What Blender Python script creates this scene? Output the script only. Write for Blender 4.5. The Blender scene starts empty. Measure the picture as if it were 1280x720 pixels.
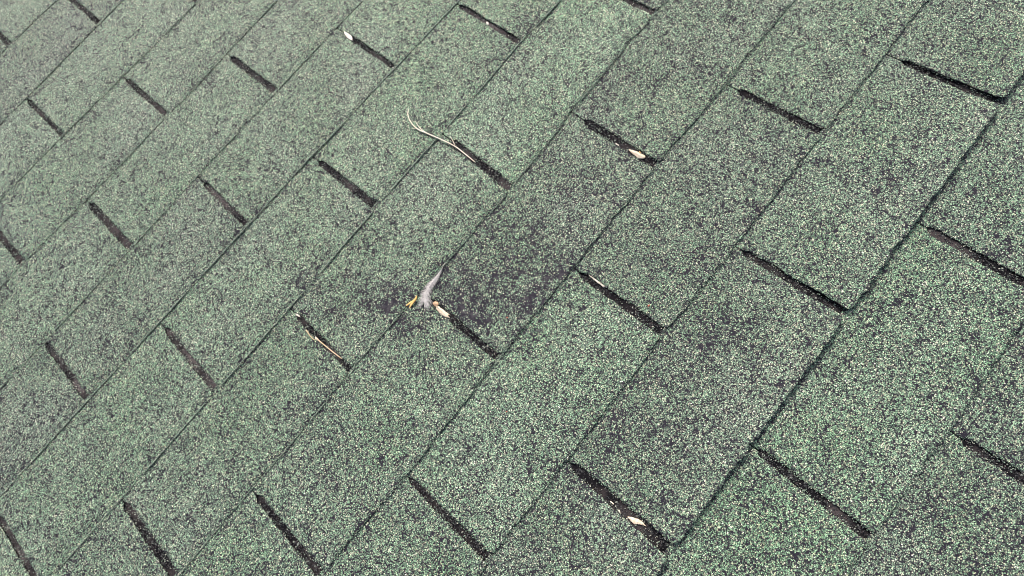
import bpy, math, random
import numpy as np
from mathutils import Matrix, Vector

random.seed(7)
rng = np.random.default_rng(11)
SC = bpy.context.scene
COL = SC.collection

# ------------------------------------------------------------------ the place
# Roof coordinates: u along the courses, v down the slope, h out of the roof.
PITCH = math.radians(22.0)
ROOF_ORIGIN = Vector((0.0, 0.0, 3.2))
ROOF_ROT = Matrix.Rotation(PITCH, 3, 'X')


def world(u, v, h=0.0):
    return ROOF_ORIGIN + ROOF_ROT @ Vector((u, -v, h))


# ------------------------------------------------------------------ camera
CAM_UVH = (0.01384218, 0.48213274, 0.50024917)
CAM_R = np.array([[0.63583606, 0.75730008, 0.14902714],
                  [-0.76687076, 0.59802699, 0.23296559],
                  [0.08730261, -0.26241247, 0.96099841]])   # right, down, forward in (u, v, into roof)
FOCAL_PX = 539.968
cam_data = bpy.data.cameras.new('camera')
cam_data.sensor_width = 36.0
cam_data.lens = FOCAL_PX / 1280.0 * 36.0
cam_data.clip_start = 0.01
cam_data.clip_end = 500.0
cam = bpy.data.objects.new('camera', cam_data)
COL.objects.link(cam)


def axis(row, s):
    a, b, c = CAM_R[row]
    return (ROOF_ROT @ Vector((a, -b, -c))) * s


ax, ay, az = axis(0, 1), axis(1, -1), axis(2, -1)
rot = Matrix((ax, ay, az)).transposed().to_4x4()
cam.matrix_world = Matrix.Translation(world(*CAM_UVH)) @ rot
SC.camera = cam

# ------------------------------------------------------------------ light
# soft bright overcast, brightest from up the slope and to the right
to_sun = (ROOF_ROT @ Vector((0.45, 0.80, 0.80))).normalized()
elev = math.asin(to_sun.z)
azim = math.atan2(to_sun.x, to_sun.y)
w = bpy.data.worlds.new('World')
SC.world = w
w.use_nodes = True
nt = w.node_tree
sky = nt.nodes.new('ShaderNodeTexSky')
sky.sky_type = 'NISHITA'
sky.sun_disc = False
sky.sun_elevation = elev
sky.sun_rotation = azim
sky.air_density = 1.0
sky.dust_density = 8.0
sky.ozone_density = 1.0
bg = nt.nodes['Background']
bg.inputs['Strength'].default_value = 0.12
nt.links.new(sky.outputs['Color'], bg.inputs['Color'])

sl = bpy.data.lights.new('sun', 'SUN')
sl.energy = 2.4
sl.angle = math.radians(12)
sl.color = (1.0, 0.97, 0.92)
sun = bpy.data.objects.new('sun', sl)
sun.rotation_euler = to_sun.to_track_quat('Z', 'Y').to_euler()
sun.location = (0, 0, 8)
COL.objects.link(sun)

SC.view_settings.view_transform = 'Standard'
SC.view_settings.look = 'None'
SC.view_settings.exposure = 0.88
SC.view_settings.gamma = 1.0
SC.render.engine = 'CYCLES'
SC.cycles.pixel_filter_type = 'BLACKMAN_HARRIS'
SC.cycles.filter_width = 1.1


# ------------------------------------------------------------------ node helpers
class NT:
    def __init__(self, name):
        self.m = bpy.data.materials.new(name)
        self.m.use_nodes = True
        self.t = self.m.node_tree
        self.b = self.t.nodes['Principled BSDF']

    def n(self, typ, **kw):
        nd = self.t.nodes.new(typ)
        for k, v in kw.items():
            setattr(nd, k, v)
        return nd

    def l(self, a, b):
        self.t.links.new(a, b)

    def put(self, sock, v):
        if isinstance(v, bpy.types.NodeSocket):
            self.l(v, sock)
        else:
            sock.default_value = v

    def math(self, op, a, b=0.0, clamp=False):
        nd = self.n('ShaderNodeMath', operation=op, use_clamp=clamp)
        self.put(nd.inputs[0], a)
        self.put(nd.inputs[1], b)
        return nd.outputs[0]

    def mix(self, f, a, b, mode='MIX'):
        nd = self.n('ShaderNodeMix', data_type='RGBA', blend_type=mode)
        self.put(nd.inputs[0], f)
        for s, v in ((nd.inputs[6], a), (nd.inputs[7], b)):
            if isinstance(v, tuple) and len(v) == 3:
                v = (*v, 1)
            self.put(s, v)
        return nd.outputs[2]

    def ramp(self, f, stops, const=False):
        nd = self.n('ShaderNodeValToRGB')
        r = nd.color_ramp
        r.interpolation = 'CONSTANT' if const else 'LINEAR'
        while len(r.elements) < len(stops):
            r.elements.new(0.5)
        for e, (p, c) in zip(r.elements, stops):
            e.position = p
            e.color = (*c, 1) if not isinstance(c, float) else (c, c, c, 1)
        self.l(f, nd.inputs[0])
        return nd.outputs[0]

    def maprange(self, v, a, b, c, d):
        nd = self.n('ShaderNodeMapRange')
        self.put(nd.inputs[0], v)
        for i, x in enumerate((a, b, c, d)):
            self.put(nd.inputs[i + 1], x)
        return nd.outputs[0]

    def noise(self, vec, scale, detail=3.0, rough=0.55):
        nd = self.n('ShaderNodeTexNoise')
        self.l(vec, nd.inputs['Vector'])
        nd.inputs['Scale'].default_value = scale
        nd.inputs['Detail'].default_value = detail
        nd.inputs['Roughness'].default_value = rough
        return nd

    def voronoi(self, vec, scale, feature='F1'):
        nd = self.n('ShaderNodeTexVoronoi', feature=feature)
        self.l(vec, nd.inputs['Vector'])
        nd.inputs['Scale'].default_value = scale
        return nd


ASPHALT = (0.018, 0.016, 0.0235)


def shingle_material():
    k = NT('granule_shingle')
    geo = k.n('ShaderNodeNewGeometry')
    P = geo.outputs['Position']
    attr = lambda nm, t: k.n('ShaderNodeAttribute', attribute_name=nm, attribute_type=t)
    tone = attr('tone', 'OBJECT').outputs['Fac']          # 0 green and full .. 1 grey and thin
    seed = attr('seed', 'OBJECT').outputs['Fac']
    wear = attr('wear', 'GEOMETRY').outputs['Fac']
    # every shingle has its own pattern
    off = k.n('ShaderNodeCombineXYZ')
    k.l(seed, off.inputs[0])
    k.l(k.math('MULTIPLY', seed, 1.7), off.inputs[1])
    vadd = k.n('ShaderNodeVectorMath', operation='ADD')
    k.l(P, vadd.inputs[0])
    k.l(off.outputs[0], vadd.inputs[1])
    PS = vadd.outputs[0]
    # jitter the granule outlines
    jit = k.noise(P, 900, 1)
    js = k.n('ShaderNodeVectorMath', operation='SUBTRACT')
    k.l(jit.outputs['Color'], js.inputs[0])
    js.inputs[1].default_value = (.5, .5, .5)
    jm = k.n('ShaderNodeVectorMath', operation='MULTIPLY_ADD')
    k.l(js.outputs[0], jm.inputs[0])
    jm.inputs[1].default_value = (.0005, .0005, .0005)
    k.l(P, jm.inputs[2])
    PJ = jm.outputs[0]
    vor = k.voronoi(PJ, 800)
    sep = k.n('ShaderNodeSeparateColor')
    k.l(vor.outputs['Color'], sep.inputs[0])
    cr, cg, cb = sep.outputs
    pal_green = k.ramp(cr, [(0.0, (0.139, 0.217, 0.153)), (.18, (0.201, 0.303, 0.208)), (.38, (0.263, 0.389, 0.270)),
                            (.58, (0.324, 0.429, 0.311)), (.74, (0.412, 0.455, 0.336)), (.86, (0.505, 0.525, 0.407)),
                            (.92, (.085, .105, .095)), (.975, (0.618, 0.606, 0.529))], True)
    pal_grey = k.ramp(cr, [(0.0, (0.113, 0.151, 0.122)), (.20, (0.180, 0.242, 0.183)), (.40, (0.242, 0.318, 0.244)),
                           (.60, (0.304, 0.338, 0.275)), (.74, (0.381, 0.404, 0.315)), (.85, (0.474, 0.475, 0.386)),
                           (.91, (.065, .070, .075)), (.975, (0.567, 0.556, 0.488))], True)
    stone = k.mix(tone, pal_green, pal_grey)
    # granule-to-granule brightness
    br = k.maprange(cg, 0, 1, .58, 1.36)
    clump = k.voronoi(PJ, 410)
    cs = k.n('ShaderNodeSeparateColor')
    k.l(clump.outputs['Color'], cs.inputs[0])
    br = k.math('MULTIPLY', br, k.maprange(cs.outputs[0], 0, 1, .68, 1.30))
    mul = k.n('ShaderNodeVectorMath', operation='SCALE')
    k.l(stone, mul.inputs[0])
    k.l(br, mul.inputs['Scale'])
    stone = mul.outputs[0]
    # soft large-scale fading of the colour coat
    big = k.noise(PS, 9, 4)
    fade = k.maprange(big.outputs['Fac'], .3, .7, 0, 1)
    hsv = k.n('ShaderNodeHueSaturation')
    k.l(stone, hsv.inputs['Color'])
    k.l(k.maprange(fade, 0, 1, 1.16, 1.52), hsv.inputs['Saturation'])
    k.l(k.math('MULTIPLY', k.maprange(fade, 0, 1, 1.06, .97), k.maprange(tone, 0, 1, 1.10, .90)), hsv.inputs['Value'])
    stone = hsv.outputs[0]
    # where granules are missing: mottling, crazing, wear
    mott = k.noise(PS, 75, 4, .65)
    m1 = k.maprange(mott.outputs['Fac'], .50, .74, 0, .20)
    mott2 = k.noise(PS, 22, 3, .6)
    m2 = k.maprange(mott2.outputs['Fac'], .50, .72, 0, .14)
    warp = k.noise(PS, 45, 3)
    wm = k.n('ShaderNodeVectorMath', operation='MULTIPLY_ADD')
    k.l(warp.outputs['Color'], wm.inputs[0])
    wm.inputs[1].default_value = (.035, .035, .035)
    k.l(PS, wm.inputs[2])
    craze = k.voronoi(wm.outputs[0], 34, 'DISTANCE_TO_EDGE')
    line = k.maprange(craze.outputs['Distance'], .0, .026, 1.2, 0)
    cmask = k.noise(PS, 30, 2)
    line = k.math('MULTIPLY', line, k.maprange(cmask.outputs['Fac'], .44, .58, 0, 1))
    fine = k.voronoi(wm.outputs[0], 105, 'DISTANCE_TO_EDGE')
    fline = k.maprange(fine.outputs['Distance'], .0, .075, .60, 0)
    fmask = k.noise(PS, 38, 2)
    fline = k.math('MULTIPLY', fline, k.maprange(fmask.outputs['Fac'], .38, .60, .15, 1))
    prob = k.math('ADD', k.math('ADD', k.math('ADD', m1, m2), line), fline)
    prob = k.math('MULTIPLY', prob, k.maprange(tone, 0, 1, .70, 1.10))
    prob = k.math('ADD', prob, k.maprange(tone, 0, 1, .10, .20))
    wn = k.noise(PS, 120, 3, .6)
    wmod = k.math('MULTIPLY', wear, k.maprange(wn.outputs['Fac'], .38, .60, .32, 1.3))
    prob = k.math('ADD', prob, wmod)
    bare = k.math('GREATER_THAN', k.math('ADD', prob, k.maprange(k.math('POWER', cs.outputs[1], 2.2), 0, 1, -.12, .26)), cb)
    # gaps between granules
    gap = k.maprange(vor.outputs['Distance'], .40, .62, 0, 1)
    dust = k.noise(PS, 130, 3)
    film = k.math('MULTIPLY', k.maprange(dust.outputs['Fac'], .46, .68, 0, 1), k.math('MULTIPLY', wear, .8, True))
    asph = k.mix(film, ASPHALT, (.082, .076, .084))
    colr = k.mix(k.math('MULTIPLY', gap, .9), stone, asph)
    colr = k.mix(bare, colr, asph)
    k.l(colr, k.b.inputs['Base Color'])
    k.l(k.maprange(cg, 0, 1, .55, .85), k.b.inputs['Roughness'])
    k.l(k.maprange(bare, 0, 1, .5, .12), k.b.inputs['Specular IOR Level'])
    # relief
    hgt = k.math('SUBTRACT', 1.0, k.math('MULTIPLY', vor.outputs['Distance'], 1.0))
    hgt = k.math('MULTIPLY', k.math('ADD', hgt, k.math('MULTIPLY', cg, .5)), k.math('SUBTRACT', 1.0, k.math('MULTIPLY', bare, .8)))
    bp = k.n('ShaderNodeBump')
    bp.inputs['Strength'].default_value = 1.0
    bp.inputs['Distance'].default_value = .0008
    k.l(hgt, bp.inputs['Height'])
    k.l(bp.outputs[0], k.b.inputs['Normal'])
    return k.m


def asphalt_material(name, base, grit):
    k = NT(name)
    P = k.n('ShaderNodeNewGeometry').outputs['Position']
    vor = k.voronoi(P, 620)
    sep = k.n('ShaderNodeSeparateColor')
    k.l(vor.outputs['Color'], sep.inputs[0])
    cr, cg, cb = sep.outputs
    n1 = k.noise(P, 55, 3)
    prob = k.maprange(n1.outputs['Fac'], .40, .68, grit * .25, grit)
    has = k.math('GREATER_THAN', prob, cb)
    stone = k.ramp(cr, [(0, (.022, .022, .024)), (.45, (.045, .047, .048)), (.7, (.036, .030, .031)), (.93, (.20, .22, .19))], True)
    n2 = k.noise(P, 24, 3)
    dust = k.n('ShaderNodeAttribute', attribute_name='dust', attribute_type='OBJECT').outputs['Fac']
    silt = k.mix(dust, (.010, .0085, .0095), (.095, .080, .080))
    ground = k.mix(k.maprange(n2.outputs['Fac'], k.maprange(dust, 0, 1, .54, .42), k.maprange(dust, 0, 1, .68, .60), 0, 1), base, silt)
    colr = k.mix(has, ground, stone)
    k.l(colr, k.b.inputs['Base Color'])
    k.b.inputs['Roughness'].default_value = .8
    k.b.inputs['Specular IOR Level'].default_value = .06
    bp = k.n('ShaderNodeBump')
    bp.inputs['Strength'].default_value = .8
    bp.inputs['Distance'].default_value = .0008
    k.l(k.math('MULTIPLY', k.math('SUBTRACT', 1, vor.outputs['Distance']), k.math('ADD', has, .25)), bp.inputs['Height'])
    k.l(bp.outputs[0], k.b.inputs['Normal'])
    return k.m


def granule_material():
    k = NT('loose_granule')
    a = k.n('ShaderNodeAttribute', attribute_name='stone', attribute_type='GEOMETRY')
    k.l(a.outputs['Color'], k.b.inputs['Base Color'])
    k.b.inputs['Roughness'].default_value = .7
    return k.m


def plain_material(name, c1, c2, scale, rough=.7, streak=(1, 1, 1), trans=0.0):
    k = NT(name)
    tc = k.n('ShaderNodeTexCoord').outputs['Object']
    mp = k.n('ShaderNodeMapping')
    mp.inputs['Scale'].default_value = streak
    k.l(tc, mp.inputs[0])
    nz = k.noise(mp.outputs[0], scale, 3, .6)
    k.l(k.mix(k.maprange(nz.outputs['Fac'], .35, .65, 0, 1), c1, c2), k.b.inputs['Base Color'])
    k.b.inputs['Roughness'].default_value = rough
    bp = k.n('ShaderNodeBump')
    bp.inputs['Strength'].default_value = .4
    bp.inputs['Distance'].default_value = .0004
    k.l(nz.outputs['Fac'], bp.inputs['Height'])
    k.l(bp.outputs[0], k.b.inputs['Normal'])
    if trans:
        k.b.inputs['Transmission Weight'].default_value = 0
        k.b.inputs['Subsurface Weight'].default_value = trans
        k.b.inputs['Subsurface Radius'].default_value = (.002, .002, .002)
    return k.m


M_SHINGLE = shingle_material()
M_EDGE = asphalt_material('shingle_cut_edge', (.010, .009, .011), .5)
M_LAP = asphalt_material('shingle_headlap', (.006, .0055, .007), .5)
M_DECK = plain_material('roof_deck', (.05, .045, .04), (.03, .03, .03), 30)
M_LOOSE = granule_material()


# ------------------------------------------------------------------ mesh helpers
def mesh_from(name, verts, faces, mats, midx=None, smooth=False):
    me = bpy.data.meshes.new(name)
    me.from_pydata([tuple(map(float, q)) for q in verts], [], faces)
    for m in mats:
        me.materials.append(m)
    if midx is not None:
        me.polygons.foreach_set('material_index', np.asarray(midx, dtype=np.int32))
    if smooth:
        me.polygons.foreach_set('use_smooth', np.ones(len(me.polygons), dtype=bool))
    me.update()
    return me


def link(name, me, parent=None):
    o = bpy.data.objects.new(name, me)
    COL.objects.link(o)
    if parent is not None:
        o.parent = parent
    return o


def smooth_noise(n, step, amp):
    """1-D smooth noise of n samples with a knot every `step` samples."""
    kn = rng.normal(0, 1, int(n / step) + 4)
    x = np.arange(n) / step
    i = x.astype(int)
    f = x - i
    f = f * f * (3 - 2 * f)
    return amp * (kn[i] * (1 - f) + kn[i + 1] * f)


def noise2(U, V, cell, seed):
    """2-D value noise on roof coordinates, about -1..1."""
    r = np.random.default_rng(seed)
    g = r.uniform(-1, 1, (256, 256))
    x, y = U / cell + 1000, V / cell + 1000
    i, j = np.floor(x).astype(int), np.floor(y).astype(int)
    fx, fy = x - i, y - j
    fx = fx * fx * (3 - 2 * fx)
    fy = fy * fy * (3 - 2 * fy)
    G = lambda a, b: g[a % 256, b % 256]
    return ((G(i, j) * (1 - fx) + G(i + 1, j) * fx) * (1 - fy) + (G(i, j + 1) * (1 - fx) + G(i + 1, j + 1) * fx) * fy)


# photograph measurement -> roof coordinates (used to place things on the roof where they lie)
C_LOC = np.array([CAM_UVH[0], CAM_UVH[1], -CAM_UVH[2]])


def at(x, y, h=0.0):
    d = CAM_R.T @ np.array([(x - 640) / FOCAL_PX, (y - 360) / FOCAL_PX, 1.0])
    s = (-h - C_LOC[2]) / d[2]
    q = C_LOC + s * d
    return float(q[0]), float(q[1])


# ------------------------------------------------------------------ the roof
W_TAB = 0.305
EXPO = 0.129136
T = 0.0021           # shingle thickness
H0 = -1.5 * T        # so that the weather surface lies about h = 0
U_MIN, U_MAX = -1.05, 1.15
C_MIN, C_MAX = -7, 9

OFFS = {0: .05118, 1: .03124, 2: .00987, 3: -.0160, 4: -.02774, 5: -.04855}


def offset(c):
    return OFFS.get(c, .0512 - .01994 * c)


# measured wander of the butt lines (mm down the slope) and of the slots
EDGE_MM = {0: [(.023, -4.2), (.066, -1.8), (.156, -.9), (.205, .8), (.27, 2.3), (.328, 3.5)],
           1: [(-.089, 3.4), (-.022, 1.4), (.024, 1.6), (.032, .5), (.255, 1.0), (.336, -1.1), (.402, 2.0)],
           2: [(-.142, -1.2), (-.132, -4), (-.064, -1.9), (.159, 3.0), (.171, 0), (.231, 0), (.3, -3.9), (.418, -5), (.468, -2.3)],
           3: [(-.321, 1), (-.29, -1), (-.23, 2.2), (-.088, 2.4), (-.03, .3), (.016, .3), (.073, 2.2), (.161, 0), (.236, 1.5), (.345, 1.2), (.424, 2.3)],
           4: [(-.18, .3), (-.14, -1.1), (-.007, -.7), (.065, -1.2), (.125, -2), (.19, -.6), (.241, .9)],
           5: [(-.075, 2.0), (-.049, .8), (.044, .4)]}
# (course, k): u at bottom, u at top, gap below the butt above (m), half width (m), flare
SLOTS = {(0, .5): (.2047, .2057, .019, .0036, 1.0), (1, 0): (.0322, .0306, .014, .0046, 1.0),
         (1, 1): (.3358, .3382, .009, .0038, 1.0), (2, -.5): (-.1419, -.1403, .016, .0036, .9),
         (2, .5): (.159, .166, .019, .0046, 1.1), (2, 1.5): (.4683, .4683, .010, .0038, 1.0),
         (3, -1): (-.3208, -.3208, .010, .0042, 1.0), (3, 0): (-.0153, -.0152, .016, .0040, 1.0),
         (3, 1): (.2874, .2895, .020, .0050, 1.0), (4, -.5): (-.1805, -.1827, .005, .0033, 1.25),
         (4, .5): (.1255, .1237, .010, .0040, 1.15), (5, 0): (-.049, -.0504, .007, .0042, 1.35)}
JOINT = {c: (2.5 - .5 * c) for c in range(C_MIN, C_MAX + 1)}     # end joints between strips step down the roof

TONE = {(0, -.5): .40, (0, .5): .25, (0, 1.5): .15, (1, -1): .38, (1, 0): .25, (1, 1): .15, (1, 2): .4,
        (2, -1.5): .5, (2, -.5): .40, (2, .5): .02, (2, 1.5): .85,
        (3, -2): .4, (3, -1): .45, (3, 0): .66, (3, 1): .60, (4, -1.5): .35, (4, -.5): .16, (4, .5): .70,
        (5, -1): .62, (5, 0): .72, (5, 1): .5, (6, -.5): .2, (6, .5): .2, (6, -1.5): .45}


def slot(c, k):
    if (c, k) in SLOTS:
        return SLOTS[(c, k)]
    r = random.Random(int(c * 1000 + k * 10 + 5000))
    u = k * W_TAB + offset(c) + r.uniform(-.002, .002)
    return (u, u + r.uniform(-.002, .002), r.uniform(.004, .02), r.uniform(.0034, .0046), r.uniform(.95, 1.25))


def edge_v(c, u):
    u = np.asarray(u, dtype=float)
    base = c * EXPO
    if c in EDGE_MM:
        xs, ys = zip(*EDGE_MM[c])
        return base + np.interp(u, xs, ys) * .001
    return base + .002 * np.sin(u * 7 + c * 2.1)


# worn patches: (pixel in the photograph, radius along / across in m, strength)
WEAR = [((592, 376), .036, .78), ((640, 352), .045, .58), ((562, 345), .034, .42), ((692, 345), .030, .66),
        ((660, 370), .028, .58), ((488, 372), .026, .50), ((462, 385), .022, .42), ((415, 390), .016, .36), ((512, 362), .016, .45), ((430, 374), .032, .38), ((455, 362), .026, .36), ((382, 360), .026, .26), ((530, 392), .020, .25),
        ((500, 405), .020, .45), ((605, 310), .045, .26), ((670, 305), .045, .26), ((720, 225), .05, .16), ((775, 545), .03, .22),
        ((820, 470), .04, .06), ((880, 428), .032, .20), ((850, 470), .025, .10), ((735, 600), .025, .18), ((665, 38), .03, .3), ((645, 72), .025, .25),
        ((760, 110), .045, .12), ((604, 400), .018, .6), ((705, 325), .02, .45), ((570, 320), .02, .35)]
WEAR = [(at(*p), r, s) for p, r, s in WEAR]


def wear_field(U, V):
    n = noise2(U, V, .012, 5) * .5 + noise2(U, V, .028, 6) * .5
    f = np.zeros_like(U)
    for (a, b), r, s in WEAR:
        d = ((U - a) ** 2 + (V - b) ** 2) / (r * r)
        f = np.maximum(f, s * np.exp(-d * 1.3))
    return np.clip(f * (1 + .9 * n), 0, 1)


def in_view(u0, u1, v0, v1):
    """does the patch project into (or near) the frame?"""
    for u in (u0, (u0 + u1) / 2, u1):
        for v in (v0, (v0 + v1) / 2, v1):
            q = CAM_R @ (np.array([u, v, 0]) - C_LOC)
            if q[2] > 0.02:
                x, y = 640 + FOCAL_PX * q[0] / q[2], 360 + FOCAL_PX * q[1] / q[2]
                if -60 < x < 1340 and -60 < y < 780:
                    return True
    return False


def surface_h(c, v):
    """height of the weather face of course c at v (before warping)."""
    return H0 + T * (1 + (v - (c - 1) * EXPO) / EXPO)


# roof deck: one closed slab under the shingles
v_lo, v_hi = (C_MIN - 1) * EXPO - .03, C_MAX * EXPO - .02
dv = []
for z in (H0 - .0035, H0 - .0225):
    dv += [(U_MIN, -v_lo, z), (U_MAX, -v_lo, z), (U_MAX, -v_hi, z), (U_MIN, -v_hi, z)]
roof = link('roof', mesh_from('roof', dv, [(3, 2, 1, 0), (4, 5, 6, 7), (0, 1, 5, 4), (1, 2, 6, 5), (2, 3, 7, 6), (3, 0, 4, 7)], [M_DECK]))
roof.location = ROOF_ORIGIN
roof.rotation_euler = (PITCH, 0, 0)
roof['kind'] = 'structure'
roof['label'] = 'green asphalt shingle roof slope seen from close above'


def tab_mesh(c, k, fine, lift):
    """weather face and cut edges of the tab between slot k and slot k+1 of course c."""
    ub0, ut0, g0, h0, f0 = slot(c, k)
    ub1, ut1, g1, h1, f1 = slot(c, k + 1)
    nu, nv = (150, 66) if fine else (40, 18)
    vt = (c - 1) * EXPO - .002
    vb = c * EXPO
    if fine:          # finer rows towards the butt
        s = np.concatenate([np.linspace(0, .94, nv - 13), np.linspace(.94, 1, 15)[1:]])
    else:
        s = np.linspace(0, 1, nv + 1)
    vrow = vt + (vb - vt) * s
    rel = vrow - (c - 1) * EXPO
    frac = np.clip(rel / EXPO, 0, 1)

    def side(ub, ut, g, hw, fl, sgn):
        open_ = np.clip((rel - g) / .007, 0, 1)
        open_ = open_ * open_ * (3 - 2 * open_)
        width = .0003 + open_ * hw * 1.08 * (1 + (fl - 1) * frac)
        j = smooth_noise(nv + 1, 7, .00045) + rng.normal(0, .00028, nv + 1) * (1 if fine else 0)
        j = np.where(open_ > 0, j, np.abs(j) * .4)
        return ut + (ub - ut) * frac + sgn * (width + j)

    L = side(ub0, ut0, g0, h0, f0, +1)
    R = side(ub1, ut1, g1, h1, f1, -1)
    q = np.linspace(0, 1, nu + 1)
    U = L[:, None] + (R - L)[:, None] * q[None, :]
    bot = edge_v(c, U[-1]) + smooth_noise(nu + 1, 5, .0006) + smooth_noise(nu + 1, 18, .0003) + (rng.normal(0, .0004, nu + 1) if fine else 0)
    # softly rounded lower corners
    du0, du1 = U[-1] - L[-1], R[-1] - U[-1]
    for d in (du0, du1):
        bot = bot - np.clip(1 - d / .006, 0, 1) ** 2 * .0022
    top_off = edge_v(c - 1, U[0]) - (c - 1) * EXPO - (.0032 if c < 3 else .0018)
    V = vrow[:, None] + (bot - vb)[None, :] * (s[:, None] ** 3) + top_off[None, :] * (1 - s[:, None]) ** 3
    H = surface_h(c, V)
    H = H + .0010 * noise2(U, V, .08, 31) + .0002 * noise2(U, V, .014, 71)
    la, lb = lift
    H = H + (la + (lb - la) * q[None, :]) * (frac[:, None] ** 3)
    if fine:
        H = H + rng.normal(0, .00008, H.shape)
    # worn granular rim along the cut edges
    rim = np.minimum(U - L[:, None], R[:, None] - U)
    if c >= 2:
        rim = np.minimum(rim, bot[None, :] - V)
    base = H.copy()
    H = H - .0006 * np.exp(-np.clip(rim, 0, 1) / .0012)
    melt = {5: 0.0, 4: .12, 3: .22, 2: .55, 1: 1.0, 0: 1.15}.get(c, .95 if c < 0 else .3)
    wob = melt * (1 + (.2 if c < 2 else .5) * noise2(U, V, .03, 55 + c) + .3 * noise2(U, V, .008, 56 + c))
    H = np.maximum(H - T * wob * np.exp(-np.clip(bot[None, :] - V, 0, 1) / {2: .0026, 3: .0018, 4: .0016, 5: .001}.get(c, .0065 if c < 2 else .0016)), base - T + .0003)
    n = (nv + 1) * (nu + 1)
    top = np.stack([U, -V, H], -1).reshape(-1, 3)
    idx = np.arange(n).reshape(nv + 1, nu + 1)
    faces = np.stack([idx[:-1, :-1], idx[1:, :-1], idx[1:, 1:], idx[:-1, 1:]], -1).reshape(-1, 4)
    # cut edges: down the left side, along the butt, up the right side
    loop = np.concatenate([idx[:, 0], idx[-1, 1:], idx[-2::-1, -1]])
    low = top[loop].copy()
    low[:, 2] = base.reshape(-1)[loop] - T + .0001
    li = n + np.arange(len(loop))
    wall = np.stack([loop[:-1], li[:-1], li[1:], loop[1:]], -1)
    allv = np.concatenate([top, low])
    allf = np.concatenate([faces, wall])
    me = bpy.data.meshes.new('shingle_tab')
    me.vertices.add(len(allv))
    me.vertices.foreach_set('co', allv.astype(np.float32).ravel())
    me.loops.add(allf.size)
    me.loops.foreach_set('vertex_index', allf.astype(np.int32).ravel())
    me.polygons.add(len(allf))
    me.polygons.foreach_set('loop_start', np.arange(0, allf.size, 4, dtype=np.int32))
    me.polygons.foreach_set('loop_total', np.full(len(allf), 4, dtype=np.int32))
    me.materials.append(M_SHINGLE)
    me.materials.append(M_EDGE)
    mi = np.zeros(len(allf), dtype=np.int32)
    mi[len(faces):] = 1
    if c <= 2:        # granules have bled over these butts
        mi[len(faces) + nv:len(faces) + nv + nu] = 0
    me.polygons.foreach_set('material_index', mi)
    me.update(calc_edges=True)
    me.validate()
    a = me.attributes.new('wear', 'FLOAT', 'POINT')
    wr = np.zeros(len(allv), dtype=np.float32)
    wr[:n] = wear_field(U, V).ravel()
    a.data.foreach_set('value', wr)
    return me


def strip_mesh(c, u0, u1):
    """the part of the shingle strip that lies under the course above; its face is the floor of that course's slots."""
    v0, v1 = (c - 2) * EXPO - .010, (c - 1) * EXPO + .005
    nu, nv = int((u1 - u0) / .006), 24
    uu = np.linspace(u0 + .0004, u1 - .0004, nu + 1)
    vv = np.linspace(v0, v1, nv + 1)
    U, V = np.meshgrid(uu, vv)
    Z = surface_h(c, V) - .0004 + .00035 * noise2(U, V, .012, 91 + c)
    Z = Z - .0010 * np.clip((V - (c - 1) * EXPO + .008) / .004, 0, 1)
    Z = np.maximum(Z, H0 - .0012)
    n = U.size
    top = np.stack([U, -V, Z], -1).reshape(-1, 3)
    idx = np.arange(n).reshape(nv + 1, nu + 1)
    f = [tuple(int(x) for x in r) for r in np.stack([idx[:-1, :-1], idx[1:, :-1], idx[1:, 1:], idx[:-1, 1:]], -1).reshape(-1, 4)]
    loop = list(idx[:, 0]) + list(idx[-1, 1:]) + list(idx[-2::-1, -1]) + list(idx[0, -2:0:-1])
    low = top[loop].copy()
    low[:, 2] -= .0018
    m = len(loop)
    for i in range(m):
        j = (i + 1) % m
        f.append((int(loop[i]), n + i, n + j, int(loop[j])))
    return mesh_from('shingle', np.concatenate([top, low]), f, [M_LAP])


SLOT_LIST = []
for c in range(C_MIN, C_MAX + 1):
    ks = 0.5 if c % 2 == 0 else 0.0
    j0 = JOINT[c]
    # joints every three tabs
    k_start = j0 - 3 * 4
    for sidx in range(9):
        k = k_start + 3 * sidx
        tabs = []
        for i in range(3):
            ul, ur = slot(c, k + i)[0], slot(c, k + i + 1)[0]
            if ul >= U_MIN - .02 and ur <= U_MAX + .02:
                tabs.append(k + i)
        if not tabs:
            continue
        strip = link('shingle', strip_mesh(c, slot(c, tabs[0])[0], slot(c, tabs[-1] + 1)[0]), roof)
        strip['dust'] = {1: .9, 2: 1.0, 3: .7, 4: .25, 5: .1, 6: .35}.get(c, .5)
        rs = random.Random(c * 100 + sidx)
        stone = .3 + .45 * rs.random()
        for kk in tabs:
            u0, u1 = slot(c, kk)[0], slot(c, kk + 1)[0]
            vis = in_view(u0, u1, (c - 1) * EXPO, c * EXPO)
            rt = random.Random(int(c * 977 + kk * 20))
            lift = (rt.uniform(0, .0009), rt.uniform(0, .0009))
            if c < 3:
                lift = (rt.uniform(-.0002, .0002), rt.uniform(-.0002, .0002))
            if c in (3, 4):
                lift = (rt.uniform(0, .0008), rt.uniform(0, .0008))
            if c == 5:
                lift = (.0042, .0058)
            t = link('shingle_tab', tab_mesh(c, kk, vis, lift), strip)
            t['tone'] = .13 + .62 * float(TONE.get((c, kk), min(.9, max(.1, stone + rt.uniform(-.12, .12)))))
            t['seed'] = float(rt.uniform(0, 20))
            if vis:
                SLOT_LIST += [(c, kk)]


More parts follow.
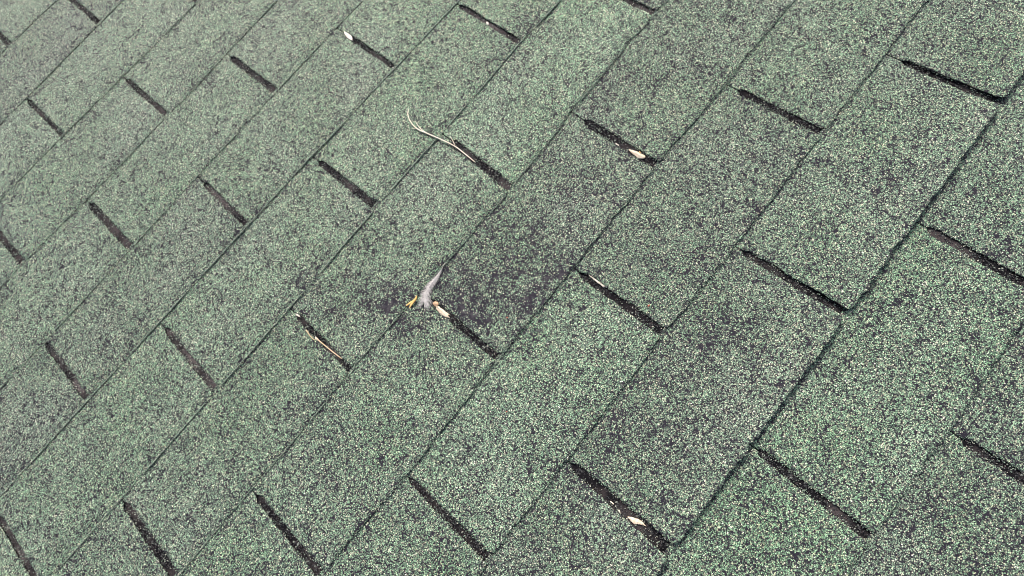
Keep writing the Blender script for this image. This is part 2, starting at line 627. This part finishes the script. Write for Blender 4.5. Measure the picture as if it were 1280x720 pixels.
# loose granules in the slots, along their lips and below the butts
def loose_granules():
    r = np.random.default_rng(3)
    pts, cols = [], []
    pal = np.array([(.05, .05, .055), (.03, .03, .033), (.08, .085, .08), (.14, .19, .15), (.2, .28, .21), (.3, .35, .28), (.48, .48, .4), (.07, .055, .055)])

    def add(u, v, h, p):
        pts.append((u, -v, h))
        cols.append(pal[r.choice(len(pal), p=p)] * r.uniform(.8, 1.2))
    dark = [.24, .24, .18, .08, .06, .05, .06, .09]
    edge_p = [.05, .04, .09, .25, .27, .17, .10, .03]
    lite = [.12, .10, .12, .18, .2, .14, .08, .06]
    for c, k in SLOT_LIST:
        ub, ut, g, hw, fl = slot(c, k)
        clump = r.uniform(0, 1, 3)
        for _ in range(260):
            f = r.uniform(g / EXPO * .8, 1)
            if r.random() > .35 + .65 * (np.min(np.abs(clump - f)) < .14):
                continue
            x = r.uniform(-1, 1) * hw * 1.05
            v = (c - 1) * EXPO + f * EXPO
            add(ut + (ub - ut) * f + x, v, surface_h(c + 1, v) + .0003, dark)
        for _ in range(150):
            f = r.uniform(g / EXPO, 1)
            sg = r.choice((-1, 1))
            width = hw * (1 + (fl - 1) * f)
            v = (c - 1) * EXPO + f * EXPO
            add(ut + (ub - ut) * f + sg * (width + r.normal(.0001, .0005)), v, surface_h(c, v) - abs(r.normal(.0003, .0007)), lite)
        u1 = slot(c, k + 1)[0]
        for _ in range({0: 2600, 1: 2400, 2: 1400, 3: 900, 4: 600, 5: 60}.get(c, 1000)):
            u = r.uniform(ub, u1)
            v = float(edge_v(c, u)) + r.normal(.0003, .0005)
            if math.sin(u * 41 + c * 3) + math.sin(u * 97 + c) + r.normal(0, .8) < -.5:
                continue
            add(u, v, surface_h(c, c * EXPO) - abs(r.normal(0, .0011)) - .0003, edge_p)
    pts = np.array(pts)
    cols = np.array(cols)
    n = len(pts)
    o = np.array([(1, 0, 0), (-1, 0, 0), (0, 1, 0), (0, -1, 0), (0, 0, 1), (0, 0, -1)], float)
    fc = np.array([(0, 2, 4), (2, 1, 4), (1, 3, 4), (3, 0, 4), (2, 0, 5), (1, 2, 5), (3, 1, 5), (0, 3, 5)])
    a = r.uniform(0, 6.28, n)
    tl = r.uniform(-.8, .8, n)
    sz = r.uniform(.00035, .00085, n)
    V = o[None] * r.uniform(.65, 1.25, (n, 6, 1)) * sz[:, None, None]
    ca, sa = np.cos(a)[:, None], np.sin(a)[:, None]
    V = np.stack([V[..., 0] * ca - V[..., 1] * sa, V[..., 0] * sa + V[..., 1] * ca, V[..., 2]], -1)
    ct, st = np.cos(tl)[:, None], np.sin(tl)[:, None]
    V = np.stack([V[..., 0], V[..., 1] * ct - V[..., 2] * st, V[..., 1] * st + V[..., 2] * ct], -1)
    V = (V + pts[:, None, :]).reshape(-1, 3)
    F = (fc[None] + (np.arange(n) * 6)[:, None, None]).reshape(-1, 3)
    me = bpy.data.meshes.new('loose_granules')
    me.vertices.add(len(V))
    me.vertices.foreach_set('co', V.astype(np.float32).ravel())
    me.loops.add(F.size)
    me.loops.foreach_set('vertex_index', F.astype(np.int32).ravel())
    me.polygons.add(len(F))
    me.polygons.foreach_set('loop_start', np.arange(0, F.size, 3, dtype=np.int32))
    me.polygons.foreach_set('loop_total', np.full(len(F), 3, dtype=np.int32))
    me.materials.append(M_LOOSE)
    me.update(calc_edges=True)
    at_ = me.attributes.new('stone', 'FLOAT_COLOR', 'POINT')
    C4 = np.ones((n, 6, 4), np.float32)
    C4[..., :3] = cols[:, None, :]
    at_.data.foreach_set('color', C4.ravel())
    ob = link('loose_granules', me, roof)
    ob['kind'] = 'stuff'
    return n


loose_granules()

# ------------------------------------------------------------------ debris on the roof
M_STRAW = plain_material('bleached_straw', (.74, .69, .58), (.58, .51, .40), 160, .6, (1, 1, 1))
M_TAN = plain_material('tan_straw', (.48, .33, .18), (.55, .43, .28), 160, .6)
M_HUSK = plain_material('pale_husk', (.70, .60, .46), (.52, .42, .30), 420, .6)
M_WHITE = plain_material('white_husk', (.72, .67, .59), (.56, .50, .43), 420, .6)
M_YELLOW = plain_material('yellow_bract', (.66, .45, .16), (.52, .32, .09), 200, .6)
M_DOWN = plain_material('grey_down', (.54, .52, .51), (.28, .27, .265), 300, .9)
M_SHAFT = plain_material('feather_shaft', (.50, .47, .44), (.40, .37, .35), 200, .5)
M_RED = plain_material('brick_red_stone', (.42, .13, .08), (.33, .09, .06), 500, .8)


def root(name, u, v, h, label, cat, group=None, me=None):
    o = bpy.data.objects.new(name, me)
    COL.objects.link(o)
    o.location = world(u, v, h)
    o.rotation_euler = (PITCH, 0, 0)
    o['label'] = label
    o['category'] = cat
    if group:
        o['group'] = group
    return o


def smooth_path(P, n=8):
    P = [np.array(p, float) for p in P]
    out = []
    Q = [2 * P[0] - P[1]] + P + [2 * P[-1] - P[-2]]
    for i in range(1, len(Q) - 2):
        for t in np.linspace(0, 1, n, endpoint=False):
            a, b, c_, d = Q[i - 1], Q[i], Q[i + 1], Q[i + 2]
            out.append(.5 * ((2 * b) + (-a + c_) * t + (2 * a - 5 * b + 4 * c_ - d) * t * t + (-a + 3 * b - 3 * c_ + d) * t ** 3))
    out.append(P[-1])
    return np.array(out)


def tube_mesh(name, path, rad, mat, flat=1.0, seg=8):
    n = len(path)
    rad = np.interp(np.linspace(0, 1, n), np.linspace(0, 1, len(rad)), rad)
    vs, fs = [], []
    for i in range(n):
        t = path[min(i + 1, n - 1)] - path[max(i - 1, 0)]
        t = t / (np.linalg.norm(t) + 1e-12)
        a = np.cross(t, (0, 0, 1))
        a = a / (np.linalg.norm(a) + 1e-12)
        b = np.cross(a, t)
        for j in range(seg):
            th = 2 * math.pi * j / seg
            vs.append(path[i] + a * rad[i] * math.cos(th) + b * rad[i] * flat * math.sin(th))
    for i in range(n - 1):
        for j in range(seg):
            k2 = (j + 1) % seg
            fs.append((i * seg + j, i * seg + k2, (i + 1) * seg + k2, (i + 1) * seg + j))
    fs.append(tuple(range(seg - 1, -1, -1)))
    fs.append(tuple((n - 1) * seg + j for j in range(seg)))
    return mesh_from(name, vs, fs, [mat], smooth=True)


def local(pix, h0, o_uv):
    """pixels (x, y[, dh]) -> points local to a thing standing at o_uv."""
    out = []
    for q in pix:
        u, v = at(q[0], q[1], h0)
        out.append((u - o_uv[0], -(v - o_uv[1]), q[2] if len(q) > 2 else 0.0))
    return out


def husk_mesh(name, outline, mat, bulge, thick=.0004, fold=.3, n_in=5):
    """a cupped chaff scale: outline (local points) closed over a ridge line, with real thickness."""
    P = np.array(outline)[:, :2]
    ctr = P.mean(0)
    m = len(P)
    d = P - ctr
    _, _, vt_ = np.linalg.svd(d)
    ax_, pe = vt_[0], vt_[1]
    half = np.abs(d @ pe).max()
    vs, fs = [], []
    rr = random.Random(m + int(abs(ctr[0]) * 1e6))
    for layer in (0, 1):
        for r_i in range(n_in):
            s = 1 - r_i / n_in
            for p in P:
                q = ctr + (p - ctr) * s
                x = ((q - ctr) @ pe) / (half + 1e-9)
                z = bulge * (1 - x * x) * (1 - .35 * s) + fold * bulge * (abs(x) < .25) + rr.uniform(-.00008, .00008)
                vs.append((q[0], q[1], z - layer * thick))
        vs.append((ctr[0], ctr[1], bulge * (1 + fold) - layer * thick))
    L_ = n_in * m + 1
    for r_i in range(n_in - 1):
        for j in range(m):
            k2 = (j + 1) % m
            a, b = r_i * m + j, r_i * m + k2
            fs.append((a, b, b + m, a + m))
            fs.append((L_ + b, L_ + a, L_ + a + m, L_ + b + m))
    for j in range(m):
        k2 = (j + 1) % m
        a, b = (n_in - 1) * m + j, (n_in - 1) * m + k2
        fs.append((a, b, n_in * m))
        fs.append((L_ + b, L_ + a, L_ + n_in * m))
        fs.append((k2, j, L_ + j, L_ + k2))
    me = mesh_from(name, vs, fs, [mat], smooth=True)
    return me


def husk(name, pix, h, label, cat, mat, bulge, fold=.3, group=None, rough_out=True):
    pts = [(x, y) for x, y in pix]
    # densify the outline with a little raggedness
    dense = []
    for i in range(len(pts)):
        a, b = pts[i], pts[(i + 1) % len(pts)]
        for t in (0, .33, .66):
            dense.append((a[0] + (b[0] - a[0]) * t + random.uniform(-.45, .45) * rough_out, a[1] + (b[1] - a[1]) * t + random.uniform(-.45, .45) * rough_out))
    cx = sum(p[0] for p in pts) / len(pts)
    cy = sum(p[1] for p in pts) / len(pts)
    o_uv = at(cx, cy, h)
    me = husk_mesh(name, local(dense, h, o_uv), mat, bulge, fold=fold)
    return root(name, *o_uv, h, label, cat, group, me)


FLOOR_H = -.0022     # about the height of a slot's floor
# 1 long forked bleached grass stem
o_uv = at(550, 172)
g = root('grass_stem', *o_uv, 0.0, 'long pale dried grass stem with curled forked tip lying across a slot', 'grass stem')
main = smooth_path(local([(512, 138, .004), (511.5, 146, .005), (515, 155, .004), (523, 163, .003), (537, 169, .0022), (556, 177, .0016),
                          (570, 184, .0008), (582, 193, .0000), (594, 202.5, -.0008)], 0, o_uv))
link('stem', tube_mesh('stem', main, [.0004, .0005, .0007, .0009, .0009, .0008, .0007, .0007, .0005], M_STRAW), g)
for pth in ([(520.5, 153.5, .0045), (523, 158, .004), (528, 163.5, .003), (536, 168.5, .0024)],
            [(516, 161.5, .002), (522, 162.5, .0022), (529, 165.5, .0022)],
            [(563, 171, .0022), (566, 176, .0018), (569, 182, .0010)]):
    link('branchlet', tube_mesh('branchlet', smooth_path(local(pth, 0, o_uv)), [.00025, .0004, .0005], M_STRAW), g)

# 2 jointed straw in the slot at the left
o_uv = at(405, 432, FLOOR_H)
g = root('straw', *o_uv, FLOOR_H, 'thin jointed tan straw lying along a dark slot', 'straw')
link('stalk', tube_mesh('stalk', smooth_path(local([(397, 423.5, .0024), (405, 430, .0026), (416, 439, .0026), (429, 448.8, .0026)], FLOOR_H, o_uv)),
                        [.0008, .0006, .0006, .0004], M_TAN), g)
link('stalk', tube_mesh('stalk', smooth_path(local([(384.5, 413, .003), (389, 420, .0024), (394, 425, .0022), (397, 423.8, .0024)], FLOOR_H, o_uv)),
                        [.0009, .0005, .0004, .0006], M_TAN), g)
link('joint', tube_mesh('joint', smooth_path(local([(395.6, 422, .0026), (397.6, 423.8, .0028), (399.6, 425.6, .0026)], FLOOR_H, o_uv)),
                        [.0006, .0014, .0008], M_HUSK), g)

# 3 husks
husk('seed_husk', [(786, 188), (792, 188.5), (799, 190.5), (805.5, 194), (806.5, 198), (803, 199), (798, 198), (792.5, 194)], FLOOR_H + .0012,
     'plump cream seed husk with a tiny orange bud near the lower end of a slot', 'husk', M_HUSK, .0016)
hk = bpy.data.objects['seed_husk']
b_uv = (at(798, 190, 0)[0], at(798, 190, 0)[1])
hu = at(796, 193, FLOOR_H + .0012)
link('bud', tube_mesh('bud', np.array([(b_uv[0] - hu[0] + .0006, -(b_uv[1] - hu[1]) + .0016, .002), (b_uv[0] - hu[0], -(b_uv[1] - hu[1]), .0018),
                                       (b_uv[0] - hu[0] + .0003, -(b_uv[1] - hu[1]) - .0016, .0016)]), [.0003, .0007, .0005], M_YELLOW), hk)
husk('husk_flake', [(784, 646), (790, 646.2), (798, 649), (803, 652), (808, 657.5), (802, 656), (797, 655), (793, 655.5), (788, 651)], FLOOR_H + .0014,
     'flat pointed cream husk flake bridging the slot near the bottom right edge', 'husk', M_HUSK, .0007, .2)
husk('white_husk', [(430.5, 39.5), (434, 41.5), (438.5, 44), (441, 49), (441.5, 52), (438, 50), (434, 47.5), (431, 43)], FLOOR_H + .0012,
     'small white husk plugging the top end of a slot', 'husk', M_WHITE, .0012)
o_h = husk('split_husk', [(545, 382.5), (549, 383.5), (555, 387.5), (559, 391), (562.5, 393), (560.5, 394.5), (562.6, 398), (558, 397), (551.5, 393), (546.5, 388)],
           FLOOR_H + .0014, 'pale split husk with a brown tip in a slot below the grey feather', 'husk', M_HUSK, .0012)
ou = at(sum((545, 549, 555, 559, 562.5, 560.5, 562.6, 558, 551.5, 546.5)) / 10, sum((382.5, 383.5, 387.5, 391, 393, 394.5, 398, 397, 393, 388)) / 10, FLOOR_H + .0014)
tip = local([(541, 379), (544, 376.6), (547.5, 377.5), (548.6, 380.2), (547, 383), (543, 383)], FLOOR_H + .0014, ou)
link('tip', husk_mesh('tip', tip, plain_material('tan_tip', (.46, .32, .2), (.36, .22, .12), 300), .0014), o_h)
husk('white_chip', [(608, 27.3), (610.6, 27.8), (610.8, 30.5), (609, 31.4), (607.8, 29.5)], FLOOR_H + .0015,
     'tiny white chip halfway along the topmost long slot', 'chip', M_WHITE, .0008)
husk('white_chip', [(769, 178.6), (771, 179), (774, 181.5), (773.6, 182.6), (771, 181), (769.2, 180)], .0002,
     'tiny white chip on the slot lip above the plump seed husk', 'chip', M_WHITE, .0006)
husk('husk_sliver', [(736, 343.6), (741, 346.5), (748, 351.5), (756, 357.2), (757, 358.8), (754.5, 358.6), (747, 353.4), (740, 348)], FLOOR_H + .0012,
     'thin pale husk sliver along the lip of the slot in the middle right', 'husk', M_STRAW, .0005)
husk('white_chip', [(369.5, 391.5), (372, 392.2), (374.8, 394.6), (375.5, 396.6), (373, 395.4), (370, 393.6)], .0002,
     'tiny white chip at the upper end of the slot that holds the jointed straw', 'chip', M_WHITE, .0006)
husk('husk_shred', [(762.5, 626.8), (764.5, 627), (767.6, 630), (767, 631), (764, 629)], FLOOR_H + .0012,
     'tiny pale shred halfway along the slot with the pointed cream flake', 'husk', M_STRAW, .0006)
husk('husk_shred', [(772.6, 636.6), (774.4, 637.4), (776.6, 641.6), (775.6, 642.2), (773.4, 639.6)], FLOOR_H + .0014,
     'tiny pale shred just above the pointed cream flake', 'husk', M_STRAW, .0006)

# 4 forked yellow bract
o_uv = at(516, 377)
g = root('forked_bract', *o_uv, .0006, 'small forked yellow plant scrap beside the grey feather', 'plant scrap')
link('stalk', tube_mesh('stalk', smooth_path(local([(521.6, 370, .0022), (520.4, 373.4, .0016), (517.4, 377, .001)], .0006, o_uv)), [.0006, .0015, .0017], M_YELLOW, .4), g)
link('prong', tube_mesh('prong', smooth_path(local([(518, 376.5, .001), (512.6, 379, .0008), (507.6, 382.6, .0006)], .0006, o_uv)), [.0015, .0014, .0004], M_YELLOW, .4), g)
link('prong', tube_mesh('prong', smooth_path(local([(517.8, 376.6, .001), (514.4, 381, .0008), (512, 385, .0006)], .0006, o_uv)), [.0015, .0013, .0004], M_YELLOW, .4), g)


# 5 grey down feather
def feather():
    o_uv = at(535, 365)
    o = root('feather', *o_uv, .0004, 'small matted grey down feather stuck to the shingles at the top of a slot', 'feather')
    pth = smooth_path(local([(556, 329, .0006), (551, 339, .001), (546, 347, .0016), (539, 356, .002), (533, 366, .0022), (530.5, 377, .0016)], .0004, o_uv), 10)
    link('shaft', tube_mesh('shaft', pth, [.0002, .0003, .0004, .0004, .0005, .0004], M_SHAFT, seg=6), o)
    r = np.random.default_rng(21)
    vs, fs = [], []
    n = len(pth)
    for i in range(int(n * .12), n):
        t = pth[min(i + 1, n - 1)] - pth[i - 1]
        t /= np.linalg.norm(t)
        side = np.array((-t[1], t[0], 0))
        s = i / (n - 1)
        wid = .0008 + .0088 * max(0, s - .12) ** 1.0
        for _ in range(26):
            sg = r.choice((-1, 1))
            ln = wid * r.uniform(.35, 1.3) * (1.25 if sg > 0 else .95)
            p0 = pth[i] + t * r.uniform(-.0008, .0008)
            dirv = side * sg * r.uniform(.25, 1) + t * r.uniform(-.1, 1.2)
            dirv /= np.linalg.norm(dirv)
            w_ = r.uniform(.00012, .00028)
            pts = []
            for q in range(4):
                f = q / 3
                c_ = p0 + dirv * ln * f + t * ln * .35 * f * f + np.array((0, 0, -.0011 * f + r.uniform(-.0004, .0006) * (q > 0)))
                nrm = np.cross(dirv, (0, 0, 1))
                pts.append((c_ - nrm * w_ * (1 - f * .8), c_ + nrm * w_ * (1 - f * .8)))
            b = len(vs)
            for a_, b_ in pts:
                vs += [a_, b_]
            for q in range(3):
                fs.append((b + 2 * q, b + 2 * q + 1, b + 2 * q + 3, b + 2 * q + 2))
    v_ = link('vane', mesh_from('vane', vs, fs, [M_DOWN]), o)


feather()

# 6 brick-red stones among the granules
for x, y, sz, lab in ((811, 382, .0014, 'tiny brick red stone grain beside the lower part of the middle right slot'),
                      (634, 397, .0011, 'tiny brick red stone grain on the worn purple patch'),
                      (867, 627.5, .0011, 'upper tiny brick red stone grain near the bottom right shingle edge'),
                      (850.5, 661, .0011, 'lower tiny brick red stone grain near the bottom right shingle edge'),
                      (633.5, 514.5, .0009, 'tiny brick red stone grain in the middle of the large lower centre shingle')):
    r = random.Random(int(x))
    vs, fs = [], []
    for i, th in enumerate((.35, .9, 1.5)):
        for j in range(7):
            a = 6.283 * j / 7
            rr = sz * math.sin(th + .1) * r.uniform(.75, 1.2)
            vs.append((rr * math.cos(a), rr * math.sin(a) * .8, sz * .7 * math.cos(th) + r.uniform(-.1, .1) * sz))
    for i in range(2):
        for j in range(7):
            k2 = (j + 1) % 7
            fs.append((i * 7 + j, (i + 1) * 7 + j, (i + 1) * 7 + k2, i * 7 + k2))
    fs.append(tuple(range(7)))
    fs.append(tuple(range(20, 13, -1)))
    root('red_grain', *at(x, y, .0004), .0004, lab, 'stone grain', 'brick red grains among the green ones', mesh_from('red_grain', vs, fs, [M_RED]))
